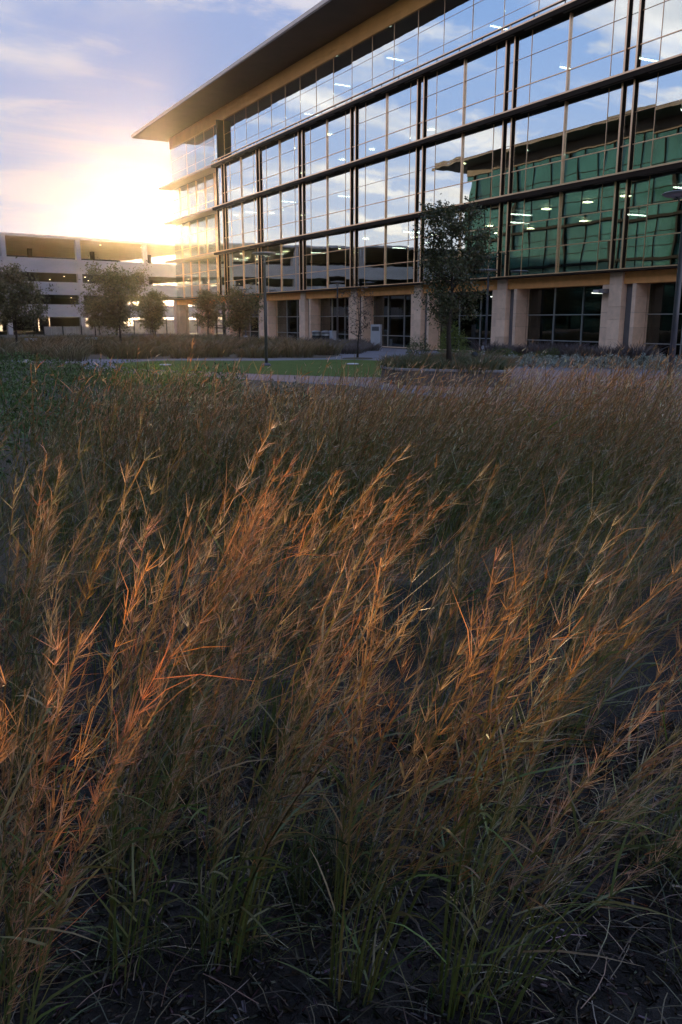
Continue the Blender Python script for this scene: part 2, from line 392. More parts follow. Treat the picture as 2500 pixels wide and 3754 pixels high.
# rail above the highest ledge
z = LEDGE[3][1]
ob('rail', M_cap, (XL + .06, YN, z + .20), (XL + .12, YF + .1, z + .25)); ob('rail', M_frame, (XL + .065, YN, z + .15), (XL + .115, YF + .1, z + .198))
for p in PAIR:
    for d in (-.31, .31): ob('rail_post', M_cap, (XL + .07, p + d - .03, z), (XL + .11, p + d + .03, z + .15))
    for d in (1.8, 3.64, 5.6): ob('rail_post', M_frame, (XL + .075, p + d - .02, z), (XL + .105, p + d + .02, z + .15))
COLS = (.31, 1.14, 3.64, 6.12, 7.21)
for k, p in enumerate(PAIR):
    last = k == len(PAIR) - 1
    for si, (z0, z1, tr) in enumerate(STOREY):
        fins = [p - .31, p + .31] + ([YF] if last else [])
        for y in fins:
            f = ob('fin', M_frame, (XG - .10, y - .03, z0), (XG + .02, y + .03, z1))
            sub(ob('fin_edge', M_cap, (XG - .122, y - .042, z0), (XG - .102, y + .042, z1)), f)  # lit front edge of the fin, put in as warm cap colour
        rows = [z0, *tr, z1]
        cols = [(-.31, .31)] + ([(a, b) for a, b in zip(COLS[:-1], COLS[1:])] if not last else [(.31, YF - p)])
        for a, b in cols:
            for r0, r1 in zip(rows[:-1], rows[1:]): pane(XG, p + a + .02, p + b - .02, r0 + .015, r1 - .015, M_glass)
        if not last:
            for c in COLS[1:4]:
                w_, d_ = (.028, .08) if c == COLS[2] else (.010, .02)
                ob('mullion', M_cap, (XG - d_, p + c - w_, z0), (XG - .002, p + c + w_, z1))
            for t_, w_ in zip(tr, (.018, .018 if si == 0 else .006)): ob('transom', M_cap, (XG - .03, p + .36, t_ - w_), (XG - .004, p + 7.15, t_ + w_))
        ob('transom', M_cap, (XG - .05, p - .26, tr[0] - .022), (XG - .004, p + .26, tr[0] + .022))
# recessed corner: clear glass on two sides
cy = [YF + .1 + i * (YE - YF - .1) / 6 for i in range(7)]
cx_ = [XT + i * 2.6 for i in range(5)]
for z0, z1, tr in STOREY:
    rows = [z0, *tr, z1]
    for a, b in zip(cy[:-1], cy[1:]):
        for r0, r1 in zip(rows[:-1], rows[1:]): pane(XT, a + .02, b - .02, r0 + .015, r1 - .015, M_cornglass)
    for a, b in zip(cx_[:-1], cx_[1:]): pane(a + .02, YE, b - .02, z0, z1, M_cornglass, True)
    for a in cy[1:-1]: ob('mullion', M_cap, (XT - .08, a - .025, z0), (XT - .002, a + .025, z1))
    for t_ in tr: ob('transom', M_cap, (XT - .05, YF + .1, t_ - .02), (XT - .004, YE, t_ + .02))
# top floor
ty = [YN + .3 + i * 2.507 for i in range(30)]
ty = [y for y in ty if y < YE - .3] + [YE]
rows = [15.12, 16.40, 17.63, 18.85]
for a, b in zip(ty[:-1], ty[1:]):
    for r0, r1 in zip(rows[:-1], rows[1:]): pane(XT, a + .02, b - .02, r0 + .015, r1 - .015, M_cornglass if a > YF else M_glass)
    ob('mullion', M_cap, (XT - .02, b - .010, 15.12), (XT - .002, b + .010, 18.85))
for r in rows[1:3]: ob('transom', M_cap, (XT - .015, YN, r - .006), (XT - .004, YE, r + .006))
for a, b in zip(cx_[:-1], cx_[1:]): pane(a + .02, YE, b - .02, 15.12, 18.85, M_cornglass, True)
# fascia, soffit and roof
ob('fascia', M_fascia, (XT - .07, YN, 18.86), (XT + .25, YE + .05, 19.90))
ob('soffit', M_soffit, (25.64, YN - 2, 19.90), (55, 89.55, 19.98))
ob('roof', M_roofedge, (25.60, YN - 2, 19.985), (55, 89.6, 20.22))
# ground floor: lintels, piers built from stone blocks, recessed glazing
XP, XF = 28.31, 28.42
HS = (0.0, .28, 1.42, 2.05, 2.72, 3.25)
PIERS = PAIR + [PAIR[-1] + 7.52, PAIR[-1] + 14.9]
for k, p in enumerate(PIERS):
    pr = empty('stone_pier', Vector((XP, p, 0)) - OB); pr.parent = office
    shafts = [(p - 1.13, p - .92, XF, .35), (p - .44, p + .27, XP, .5), (p + .27, p + .75, XF, .4)]
    for j, (a, b, x, dp_) in enumerate(shafts):
        hs = list(HS)
        if j == 1: hs = [0, .9, 1.75, 2.3, 3.25, 3.745]
        for h0, h1 in zip(hs[:-1], hs[1:]):
            sub(ob('stone_block', M_stone, (x + random.uniform(0, .006), a + .004, h0 + .004), (x + dp_ + .35, b - .004, h1 - .004)), pr)
    sub(ob('recess_panel', M_recess, (XP + .32, p - .92, 0), (XP + .8, p - .44, 3.745)), pr)
    # reveal blocks
    for h0, h1 in zip(HS[:-1], HS[1:]):
        sub(ob('stone_block', M_stone, (XF + .76, p - 1.125, h0 + .004), (XF + 1.02, p - .93, h1 - .004)), pr); sub(ob('stone_block', M_stone, (XF + .76, p + .28, h0 + .004), (XF + 1.02, p + .745, h1 - .004)), pr)
    if k < len(PIERS) - 1:
        q = PIERS[k + 1]
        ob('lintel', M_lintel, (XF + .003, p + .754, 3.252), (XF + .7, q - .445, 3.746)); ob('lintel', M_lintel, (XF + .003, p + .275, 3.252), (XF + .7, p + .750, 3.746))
        if q <= PAIR[-1] + .1:
            xg = 29.25; a0, b0 = p + .75, q - 1.13; n = 3; w = (b0 - a0) / n
            zr = (.06, .75, 1.98, 3.25)
            for i in range(n):
                for r0, r1 in zip(zr[:-1], zr[1:]): pane(xg, a0 + i * w + .02, a0 + (i + 1) * w - .02, r0 + .012, r1 - .012, M_gfglass)
                if i: ob('mullion', M_gfframe, (xg - .07, a0 + i * w - .022, .05), (xg - .002, a0 + i * w + .022, 3.25))
            for r in zr[1:3]: ob('transom', M_gfframe, (xg - .05, a0, r - .022), (xg - .004, b0, r + .022))
            ob('sill', M_stone, (XF + .2, a0, 0), (xg + .1, b0, .06))
# the wall lamp on the first pier
wl_ = ob('wall_lamp', M_recess, (28.05, 26.60, 2.88), (28.41, 26.86, 3.06)); sub(ob('lamp_hood', M_conc, (27.98, 26.88, 2.90), (28.41, 27.12, 3.03)), wl_)
# joined / separate panes
def pshape(q):
    x, y0, y1, z0, z1, m, end = q
    return ((x, y0 - .012, z0), (y1, y0 + .012, z1)) if end else ((x, y0, z0), (x + .024, y1, z1))
def parea(q):
    lo, hi = pshape(q); pts = np.array([(lo[0], lo[1], lo[2]), (hi[0], hi[1], lo[2]), (hi[0], hi[1], hi[2]), (lo[0], lo[1], hi[2])])
    u, v = seen(pts); u = np.clip(u, 0, 2500); v = np.clip(v, 0, 3754)
    return .5 * abs(np.dot(u, np.roll(v, 1)) - np.dot(v, np.roll(u, 1)))
PANES.sort(key=parea, reverse=True)
rest = {}
for i, q in enumerate(PANES):
    lo, hi = pshape(q)
    if i < 300: ob('pane', q[5], lo, hi, rot=(0, random.gauss(0, .0020), random.gauss(0, .0028)))
    else: rest.setdefault(q[5].name, MB()).box(*[tuple(Vector(t_) - OB) for t_ in (lo, hi)])
for n_, mb in rest.items(): tag(mb.build('small_panes', MATS[n_], office), kind='stuff')
# floors, ceilings, inner and rear walls
for i, (z0, z1) in enumerate(LEDGE):
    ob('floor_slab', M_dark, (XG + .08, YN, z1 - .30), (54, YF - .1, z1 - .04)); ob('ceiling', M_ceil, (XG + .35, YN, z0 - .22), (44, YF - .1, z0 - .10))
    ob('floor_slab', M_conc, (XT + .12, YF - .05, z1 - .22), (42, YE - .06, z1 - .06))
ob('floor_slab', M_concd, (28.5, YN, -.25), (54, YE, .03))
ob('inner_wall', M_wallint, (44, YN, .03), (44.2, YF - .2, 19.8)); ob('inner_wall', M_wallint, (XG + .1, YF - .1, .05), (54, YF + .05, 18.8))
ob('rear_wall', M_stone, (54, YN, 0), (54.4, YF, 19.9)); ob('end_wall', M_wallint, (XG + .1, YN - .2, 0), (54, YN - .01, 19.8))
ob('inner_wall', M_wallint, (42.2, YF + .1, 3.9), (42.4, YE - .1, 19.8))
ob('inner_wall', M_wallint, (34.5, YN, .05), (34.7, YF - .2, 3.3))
for p in PAIR[1:-1]:
    ob('interior_column', M_dark, (30.6, p - .3, .05), (31.2, p + .3, 14.8))
    r = random.random()
    ob('partition', M_teal if r < .7 else M_brownint, (31.6, p + 1.2 + r, .06), (31.7, p + 4.6 + r, 1.05))
    ob('partition', M_brownint, (33.4, p + 3.0 - r, .06), (33.5, p + 6.0, 2.6))
    ob('partition', M_teal, (32.2, p + 2 + 2 * r, 3.9), (32.3, p + 4 + 2 * r, 4.9))
# ceiling lamps that show through the glass
rl = random.Random(5)
for si, (z0, z1, tr) in enumerate(STOREY):
    zc_ = z1 - .40
    for p in PAIR[1:]:
        for i in range(3):
            for x in (29.6, 32.0, 35.0):
                if rl.random() < (.34, .26, .17)[si]:
                    y = p + 1.1 + i * 2.4 + rl.uniform(-.3, .3)
                    if rl.random() < .55: ob('ceiling_lamp', M_lamp, (x, y - .16, zc_), (x + .32, y + .16, zc_ + .05))
                    else: ob('ceiling_lamp', M_lampw, (x, y - .05, zc_), (x + 1.3, y + .05, zc_ + .05))
for i in range(6):
    y = 24 + i * 7.9 + rl.uniform(-1, 1); x = rl.choice((30.5, 32.5)); ob('ceiling_lamp', M_lampw, (x, y - .05, 17.9), (x + 1.2, y + .05, 17.95))
for p in PAIR[1:-1]:
    if rl.random() < .8: ob('ceiling_lamp', M_lampw, (30.4, p + 3.2, 2.98), (31.2, p + 3.3, 3.02))

# ------------------------------------------------------------------ the building opposite, seen mirrored in the glass
opp = tag(empty('opposite_building', (-9, 40, 0)), 'green glass office block with flat overhanging roof mirrored in the windows', 'building')
def op(name, m, lo, hi):
    o = block(name, m, lo, hi); o.location = Vector(o.location) - Vector((-9, 40, 0)); o.parent = opp; return o
OY0, OY1 = -40, 88
op('glass_wall', M_green, (-40, OY0, .6), (-9.5, OY1 - 2.2, 18.8)); op('base_wall', M_stone, (-39.8, OY0 + .1, 0), (-9.35, OY1 - 2.25, .6))
op('roof', M_opproof, (-42, OY0 - 1, 19.9), (-6.1, OY1 + 1.5, 20.2)); op('fascia', M_opproof, (-39, OY0, 18.8), (-9.3, OY1 - 2.3, 19.9))
for z0, z1 in LEDGE: op('ledge', M_oppframe, (-40.3, OY0, z0), (-9.05, OY1 - 2.0, z1))
y = OY1 - 3.5; i = 0
while y > OY0:
    op('mullion', M_oppframe, (-9.6, y - (.10 if i % 3 == 0 else .04), .6), (-9.3 if i % 3 == 0 else -9.42, y + (.10 if i % 3 == 0 else .04), 18.8)); y -= 2.5; i += 1
for zz in (2.2, 5.1, 6.33, 8.82, 10.05, 12.56, 13.8, 16.4): op('transom', M_oppframe, (-9.6, OY0, zz - .03), (-9.43, OY1 - 2.25, zz + .03))
pav = tag(empty('glass_pavilion', (-30, 92, 0)), 'bright lime green glass block mirrored low in the office windows', 'building')
for nm, m, lo, hi in (('glass_wall', M_paleg, (-5, -2, .3), (5, 2.5, 9.2)), ('roof', M_soffit, (-5.2, -2.2, 9.2), (5.2, 2.7, 9.5)), ('base_wall', M_stone, (-4.9, -1.9, 0), (4.9, 2.4, .3))):
    block(nm, m, lo, hi).parent = pav

# ------------------------------------------------------------------ parking garage
GA = R(-0.0)
gdir = Vector((.982, .189, 0)); gang = math.atan2(.189, .982)
garage = tag(empty('parking_garage', (14.2, 105, 0), gang), 'four level concrete parking garage with open decks and small ceiling lamps', 'garage')
def ga(name, m, lo, hi):
    o = block(name, m, lo, hi); o.parent = garage; return o
GX0, GX1, GD = -120, 30, 34
ga('roof', M_conc, (GX0, 0, 11.22), (GX1, GD, 11.5))
for z0, z1 in ((7.22, 8.88), (4.69, 6.18), (2.07, 3.55)):
    x = -.0
    edges = [-120, -90, -60, -35.8, -26.85, -17.9, -8.95, 0, 8.95, 17.9, GX1]
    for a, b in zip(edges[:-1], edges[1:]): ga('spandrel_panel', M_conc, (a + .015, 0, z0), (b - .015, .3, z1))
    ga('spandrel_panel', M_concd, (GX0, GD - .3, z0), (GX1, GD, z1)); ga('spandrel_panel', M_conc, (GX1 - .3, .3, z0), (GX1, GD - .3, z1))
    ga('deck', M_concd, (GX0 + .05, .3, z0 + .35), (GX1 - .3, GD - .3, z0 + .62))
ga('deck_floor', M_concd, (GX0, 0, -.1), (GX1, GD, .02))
x = 0.25 - 8.95 * 10
while x < GX1 - .3:
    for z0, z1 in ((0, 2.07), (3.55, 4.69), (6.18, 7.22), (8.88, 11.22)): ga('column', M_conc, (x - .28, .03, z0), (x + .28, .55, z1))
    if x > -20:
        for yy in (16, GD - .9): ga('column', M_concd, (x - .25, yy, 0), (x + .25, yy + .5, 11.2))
    x += 8.95
rl = random.Random(8)
for zc_ in (11.15, 7.5, 4.97, 2.35):
    for i in range(10):
        for yy in (4, 12, 22):
            xx = -8 + i * 3.1 + rl.uniform(-.3, .3) + (1.2 if yy == 12 else 0)
            if rl.random() < .5: ga('ceiling_lamp', M_glamp, (xx - .07, yy, zc_ - .06), (xx + .07, yy + .16, zc_))
gx = [-120, -3.2, -2.0, .2, 1.2, 9.0, 10.3, 15.8, 16.1, 17.6, 17.9, 23.0, 24.6, GX1 - .5]
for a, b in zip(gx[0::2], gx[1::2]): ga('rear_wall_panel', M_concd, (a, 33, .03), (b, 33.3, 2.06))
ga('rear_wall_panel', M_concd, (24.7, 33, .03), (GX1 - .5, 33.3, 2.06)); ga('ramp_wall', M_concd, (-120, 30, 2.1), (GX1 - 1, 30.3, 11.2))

# ------------------------------------------------------------------ board fence and steel gate
fence = tag(empty('board_fence', (17.0, 98.5, 0), gang), 'pale upright board fence with dark posts in front of the garage', 'fence')
xx = 0.0; i = 0
bm_ = cube_mesh(M_fence)
while xx < 27:
    hgt = 1.0 if xx < 11 else 1.75
    o = block('board', M_fence, (xx, 0, .06), (xx + .115, .025, hgt + random.uniform(-.02, .02))); o.parent = fence
    xx += .135; i += 1
for k in range(13):
    o = block('post', M_black, (k * 2.2 - .05, -.08, 0), (k * 2.2 + .05, -.012, 1.15 if k < 5 else 1.85)); o.parent = fence
gate = tag(empty('steel_gate', (31.0, 81.2, 0)), 'dark steel double gate with cross bars under the building corner', 'gate')
for nm, lo, hi in (('post', (-.06, -3.4, 0), (.06, -3.26, 2.4)), ('post', (-.06, 3.26, 0), (.06, 3.4, 2.4)), ('post', (-.05, -.12, 0), (.05, .12, 2.36)), ('top_bar', (-.05, -3.26, 2.28), (.05, 3.26, 2.38)),
                   ('middle_bar', (-.04, -3.26, .88), (.04, 3.26, 1.0)), ('middle_bar', (-.04, -3.26, 1.12), (.04, 3.26, 1.18)), ('bottom_bar', (-.04, -3.26, .12), (.04, 3.26, .2))):
    block(nm, M_black, lo, hi).parent = gate

# ------------------------------------------------------------------ lamp posts
def lamp_post(loc, label, base=False, rz=0.0, h=4.2):
    r = empty('lamp_post', loc, rz); tag(r, label, 'lamp post', 'disc headed lamp posts on the plaza')
    b0 = .45 if base else .12
    MB().lathe([(.20, 0), (.20, b0 - .02), (.18, b0)] if base else [(.17, 0), (.17, .06), (.10, .12)], 20).build('base', M_base if base else M_pole, r)
    pole = MB().lathe([(.062, b0), (.058, 2.0), (.050, h - .42), (.056, h - .40), (.056, h - .36)], 14).build('pole', M_pole, r, smooth=True)
    for a in range(4):
        q = a * math.pi / 2 + .6; c, s_ = math.cos(q), math.sin(q)
        MB().tube([(0.03 * c, .03 * s_, h - .38), (.07 * c, .07 * s_, h - .22), (.20 * c, .20 * s_, h - .07)], [.016, .014, .012], 6).build('arm', M_pole, pole)
    MB().lathe([(.05, h - .36), (.035, h - .2), (.03, h - .12)], 12).build('lamp_cup', M_head, r)
    MB().lathe([(.10, h - .09), (.42, h - .06), (.47, h - .025), (.44, h - .005), (.12, h + .03)], 28).build('lamp_disc', M_head, r, smooth=True)
lamp_post((13.24, 29.47, 0), 'tall grey lamp post standing on the lawn with broad disc head')
lamp_post((14.36, 11.62, 0), 'nearest lamp post at the right edge beside the footpath')
lamp_post((27.2, 48.9, 0), 'thin lamp post before the dark window behind the waste bins', True)
lamp_post((27.2, 64.6, 0), 'farthest hazy lamp post on white base near the steel gate', True)
lamp_post((27.4, 33.65, 0), 'lamp post on white base half hidden behind the planter tree', True)

# ------------------------------------------------------------------ planter
pl = tag(empty('curved_planter', (13.6, 18.6, 0)), 'raised planter with curved dark concrete wall and grey coping', 'planter')
outer = [(-1.15, .55), (-.72, -.20), (-.05, -.98), (.50, -1.50), (.85, -1.82), (1.2, -1.55), (2.1, -.25), (3.0, 1.1), (3.3, 2.4), (2.2, 3.3), (.5, 3.0), (-.8, 1.8)]
outer = smooth(outer, 4)
cxy = np.mean(outer, 0)
inner = [tuple(cxy + (np.array(p) - cxy) * .93) for p in outer]
def ring(a, b, z0, z1):
    mb = MB(); n = len(a); mb.v = [(x, y, z0) for x, y in a] + [(x, y, z1) for x, y in a] + [(x, y, z0) for x, y in b] + [(x, y, z1) for x, y in b]
    for i in range(n):
        j = (i + 1) % n
        mb.f += [(i, j, n + j, n + i), (n + i, n + j, 3 * n + j, 3 * n + i), (2 * n + j, 2 * n + i, 3 * n + i, 3 * n + j)]
    return mb
ring(outer, inner, 0, .40).build('wall', M_wallc, pl)
out2 = [tuple(cxy + (np.array(p) - cxy) * 1.012) for p in outer]; in2 = [tuple(cxy + (np.array(p) - cxy) * .915) for p in outer]
ring(out2, in2, .402, .455).build('coping', M_coping, pl)
MB().prism(inner, .02, .36).build('soil', M_soil, pl)

# ------------------------------------------------------------------ small street furniture
for i, (x, y, lb) in enumerate(((26.6, 50.8, 'left dark round waste bin with steel lid behind brown grasses'), (26.9, 50.0, 'right dark round waste bin with steel lid beside grey cabinet'))):
    b = tag(empty('waste_bin', (x, y, 0)), lb, 'bin', 'pair of waste bins')
    MB().lathe([(.27, 0), (.30, .08), (.30, .88), (.27, .90)], 20).build('body', M_bin, b, smooth=False); MB().lathe([(.32, .90), (.33, .95), (.26, 1.0), (.10, 1.04)], 20).build('lid', M_binlid, b)
    MB().lathe([(.306, .70), (.306, .84)], 20).build('band', M_binlid, b)
cab = tag(empty('utility_cabinet', (27.15, 49.45, 0)), 'narrow grey steel cabinet beside the right waste bin', 'cabinet')
block('body', M_pylon, (-.16, -.2, .05), (.16, .2, .98)).parent = cab; block('lid', M_binlid, (-.18, -.22, .98), (.18, .22, 1.03)).parent = cab; block('plinth', M_base, (-.18, -.22, 0), (.18, .22, .05)).parent = cab
py_ = tag(empty('sign_pylon', (25.7, 41.55, 0), R(35)), 'slim grey sign pylon in front of a dark window', 'sign')
block('body', M_pylon, (-.13, -.30, .04), (.13, .30, 1.48)).parent = py_; block('plate', M_plate, (-.137, -.22, 1.12), (-.131, .22, 1.36)).parent = py_; block('plinth', M_base, (-.16, -.33, 0), (.16, .33, .04)).parent = py_
sp = tag(empty('spotlight', (15.75, 19.75, .36), R(20)), 'small black garden spotlight on stake in the planter', 'spotlight')
MB().tube([(0, 0, 0), (0, 0, .22)], [.02, .02], 8).build('stake', M_black, sp)
MB().tube([(-.05, -.09, .20), (0, 0, .28), (.07, .12, .38)], [.075, .085, .10], 12).build('housing', M_black, sp)
for x, y, rz, lb in ((8.4, 52.0, .5, 'low pale metal bench at far left below the garage'), (12.0, 52.5, .5, 'low pale metal bench right of the leaning left tree')):
    b = tag(empty('metal_bench', (x, y, 0), rz), lb, 'bench', 'pale benches before the garage')
    block('seat', M_bench, (-.48, -.2, .36), (.48, .2, .41)).parent = b; block('backrest', M_bench, (-.48, .2, .50), (.48, .25, .68)).parent = b
    for s_ in (-.3, .3): block('leg', M_pole, (s_ - .03, -.18, 0), (s_ + .03, .18, .36)).parent = b
    for s_ in (-.3, .3): block('back_support', M_pole, (s_ - .02, .201, .30), (s_ + .02, .249, .50)).parent = b
for x, y, lb in ((16.6, 28.6, 'flat pale irrigation cover on the right of the lawn'), (9.9, 31.6, 'flat pale irrigation cover on the left of the lawn')):
    b = tag(empty('irrigation_cover', (x, y, .012)), lb, 'cover'); MB().lathe([(.24, 0), (.24, .03), (.20, .05)], 18).build('lid', M_base, b); MB().lathe([(.33, 0), (.34, .012), (.24, .018)], 18).build('rim', M_soil, b)

# ------------------------------------------------------------------ bluestem grass in the foreground
RT = np.array([math.cos(YAW), -math.sin(YAW), 0.0]); FW = np.array([math.sin(YAW), math.cos(YAW), 0.0]); UP = np.array([0, 0, 1.0])
def mix3(a, b, t): return a * (1 - t) + b * t
def stems(acc, B, lean, h, near, r, tone=0.0, head=True, acc_leaf=None, acc_head=None, pale=1.0, blen=1.0):
    """upright culms with blades and bristly seed heads; near 2 = closest, 1 = middle, 0 = far"""
    acc_leaf = acc_leaf or acc; acc_head = acc_head or acc
    n = len(B); k = (4, 5, 7)[near]
    t = np.linspace(0, 1, k)[None, :, None]
    L = np.linalg.norm(lean, axis=1)[:, None, None]
    def cl(t_):       # centre line
        return B[:, None, :] + h[:, None, None] * (lean[:, None, :] * (.38 * t_ + .62 * t_ ** 2) + UP * (t_ * (1 - .13 * L * L * t_)))
    P = cl(t)
    w0 = (.0075, .0046, .0052)[near]
    wd = w0 * (1 - .6 * t[:, :, 0]) * (1 + .3 * r.normal(size=(n, 1)))
    side = unit(r.normal(size=(n, 3)) * .6 + RT)
    q = r.random((n, 1))
    cb = mix3(jit((.085, .135, .034), n, .30, r), jit((.15, .155, .05), n, .3, r), q)
    ct = mix3(jit((.20, .125, .06), n, .3, r), jit((.25, .15, .08), n, .3, r), r.random((n, 1)))
    tt = np.clip(t ** (3.0 if near == 2 else 2.0) * (1.0 + tone), 0, 1)
    ribbons(acc, P, np.abs(wd), side, mix3(cb[:, None, :], ct[:, None, :], tt))
    # blades along the culm
    nl = (1, 3, 4)[near]
    for j in range(nl):
        t0 = r.uniform(.03, .72, (n, 1, 1)); A = cl(t0)[:, 0]
        d = unit(lean * .8 + unit(r.normal(size=(n, 3)) * [1, 1, 0]) * .8 + UP * r.uniform(.5, 1.4, (n, 1)))
        ln = r.uniform(.10, .34, n) * (.85 if near == 2 else 1)
        s = np.linspace(0, 1, 4)[None, :, None]
        Pb = A[:, None] + d[:, None] * ln[:, None, None] * s - UP * (ln[:, None, None] * .55 * s ** 2) * r.uniform(.2, 1, (n, 1, 1)) + lean[:, None] * ln[:, None, None] * .25 * s ** 2
        cc = mix3(jit((.080, .130, .040), n, .35, r), jit((.27, .21, .12), n, .3, r), np.clip(r.normal(.28, .35, (n, 1)), 0, 1))
        ribbons(acc_leaf, Pb, (w0 * 1.15) * np.array([.9, 1, .7, .12])[None] * np.ones((n, 1)), unit(np.cross(d, r.normal(size=(n, 3)))), np.repeat(cc[:, None], 4, 1))
    if not head: return
    nodes, br, nb = ((5, 2, 1), (8, 3, 2), (16, 6, 5))[near]
    bw = (.0058, .0024, .0014)[near]
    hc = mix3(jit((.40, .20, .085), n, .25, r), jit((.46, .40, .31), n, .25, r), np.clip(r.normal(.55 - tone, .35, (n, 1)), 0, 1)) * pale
    tan = unit(lean * 1.15 + UP)
    for j in range(nodes):
        tj = (.38 if near == 2 else .48) + (.62 if near == 2 else .52) * (j + r.random((n, 1, 1))) / nodes
        A = cl(tj)[:, 0]
        rad0 = unit(np.cross(tan, r.normal(size=(n, 3))))
        for b in range(br):
            rad = unit(rad0 + r.normal(size=(n, 3)) * .6)
            d = unit(tan + rad * r.uniform(.15, 1.15, (n, 1)) + RT * .25)
            ln = blen * r.uniform(.025, .070, n) * (1.15 - .6 * np.abs(tj[:, 0, 0] - .75))
            slivers(acc_head, A, A + d * ln[:, None], np.full(n, bw) * r.uniform(.7, 1.4, n), unit(np.cross(d, r.normal(size=(n, 3)))), np.clip(hc * r.uniform(.7, 1.35, (n, 1)), .01, .8))
    for b in range(nb):                      # longer, curved, rust coloured bracts
        A = cl(r.uniform(.36, .97, (n, 1, 1)))[:, 0]
        d = unit(tan + unit(r.normal(size=(n, 3))) * r.uniform(.25, .95, (n, 1)) + RT * .25)
        ln = blen * r.uniform(.06, .13, n); q3 = np.linspace(0, 1, 3)[None, :, None]
        bend = unit(r.normal(size=(n, 3)) + lean) * .5
        Pb = A[:, None] + ln[:, None, None] * (d[:, None] * q3 + bend[:, None] * q3 ** 2)
        ribbons(acc_head, Pb, bw * 1.2 * np.array([.8, 1, .1])[None] * np.ones((n, 1)), unit(np.cross(d, r.normal(size=(n, 3)))), np.repeat(np.clip(hc * [1.15, .95, .8] * r.uniform(.7, 1.3, (n, 1)), .01, .8)[:, None], 3, 1))
def tuft(acc, B, ln, lean, r, wid=.0031, col=(.035, .065, .022), seg=8, arch=.9):
    """arching basal blades"""
    n = len(B); s = np.linspace(0, 1, seg)[None, :, None]
    out = unit(r.normal(size=(n, 3)) * [1, 1, 0]) * r.uniform(.2, 1.0, (n, 1)) + lean
    P = B[:, None] + ln[:, None, None] * (out[:, None] * (.35 * s + .45 * s ** 2) + UP * (s * 1.0 - arch * .52 * s ** 2.2 * r.uniform(.4, 1.2, (n, 1, 1))))
    wv = wid * np.interp(np.linspace(0, 1, seg), [0, .3, .8, 1], [.8, 1, .6, .05])[None] * r.uniform(.7, 1.3, (n, 1))
    c = jit(col, n, .35, r); c2 = jit((.12, .10, .045), n, .3, r); f = np.clip(r.normal(.2, .3, (n, 1)), 0, 1)
    ribbons(acc, P, wv, unit(np.cross(unit(out), UP) + r.normal(size=(n, 3)) * .35), np.repeat(mix3(c, c2, f)[:, None], seg, 1))
def clump_bases(c, n, spread, r):
    a = r.uniform(0, 2 * math.pi, n); d = spread * np.sqrt(r.random(n))
    return np.array([c[0], c[1], 0.0]) + np.stack([np.cos(a) * d, np.sin(a) * d, np.zeros(n)], 1), np.stack([np.cos(a), np.sin(a), np.zeros(n)], 1) * (d / spread)[:, None]
near_spots = []
def near_clump(x, y, n, hh, leanr, fan, label, leafn=70, seed=1, spread=.12, tone=0.0, leanf=0.0):
    r = np.random.default_rng(seed); n = max(8, int(n * .62)); spread *= .62; fan *= .75
    root = tag(empty('bluestem_clump', (x, y, 0)), label, 'grass clump', 'single bluestem clumps nearest the camera')
    near_spots.append((x, y))
    a1, a2, a3 = Acc(), Acc(), Acc()
    B, rad = clump_bases((0, 0), n, spread, r)
    lean = RT * (leanr + r.normal(size=(n, 1)) * .075) + FW * (leanf + r.normal(size=(n, 1)) * .075) + rad * fan
    stems(a1, B, lean, r.normal(hh, .11, n), 2, r, tone, acc_leaf=a2, acc_head=a3, pale=.82 * r.uniform(.7, 1.25), blen=1.35)
    Bt, _ = clump_bases((0, 0), leafn, spread * 1.6, r)
    tuft(a2, Bt, r.uniform(.22, .60, leafn), RT[None] * .25 + np.zeros((leafn, 1)), r)
    for nm, a in (('stems', a1), ('leaves', a2), ('seed_heads', a3)): link(nm, a.mesh(nm, M_grass), None, root)
near_clump(.12, 2.02, 46, 1.02, .10, .22, 'reddish grass clump rising along the lower left edge of the picture', 34, 1)
near_clump(.42, 1.92, 30, .98, .22, .20, 'thin grass clump second from the left at the bottom edge', 34, 2)
near_clump(.66, 1.82, 52, 1.05, .30, .20, 'dense green stemmed grass clump left of centre at the bottom edge', 50, 3)
near_clump(1.14, 1.36, 58, 1.10, .46, .60, 'large grass clump fanning right over bare mulch at the bottom', 40, 4, .15)
near_clump(1.02, 1.95, 16, .8, .3, .2, 'low dark green grass tuft between two clumps near the bottom centre', 240, 5, .16)
near_clump(2.02, 1.50, 22, .85, .30, .3, 'arching green grass clump at the lower right edge', 130, 6, .15)
near_clump(.02, 1.62, 44, 1.08, .16, .25, 'rust headed grass clump filling the bottom left corner', 24, 13, .12, .2)
near_clump(.90, 1.55, 40, 1.16, .30, .30, 'upright rust headed grass clump just left of the bottom centre', 24, 14, .11, .2)
near_clump(1.42, 1.75, 46, 1.15, .34, .35, 'tall olive stemmed grass clump right of the bottom centre', 30, 15, .12)
near_clump(1.70, 1.12, 26, 1.02, .52, .35, 'pale grass clump bending across the bottom right corner', 24, 16, .10)
near_clump(.52, 2.35, 54, 1.16, .34, .28, 'rust plumed grass clump a third across from the left', 30, 17, .13, .2)
near_clump(.30, 3.00, 54, 1.12, .26, .22, 'tan grass clump on the left edge halfway up the field', 70, 7)
near_clump(.80, 2.62, 62, 1.15, .38, .25, 'orange tipped grass clump catching sun left of centre', 70, 8, .16, .25)
near_clump(1.22, 2.75, 58, 1.10, .40, .22, 'orange tipped grass clump catching sun at the field centre', 70, 9, .15, .25)
near_clump(1.78, 2.45, 50, 1.08, .36, .25, 'pale headed grass clump right of the centre gap', 70, 10, .15)
near_clump(2.30, 2.25, 44, 1.0, .48, .3, 'silvery grass clump leaning right above the bare mulch', 70, 12, .15)
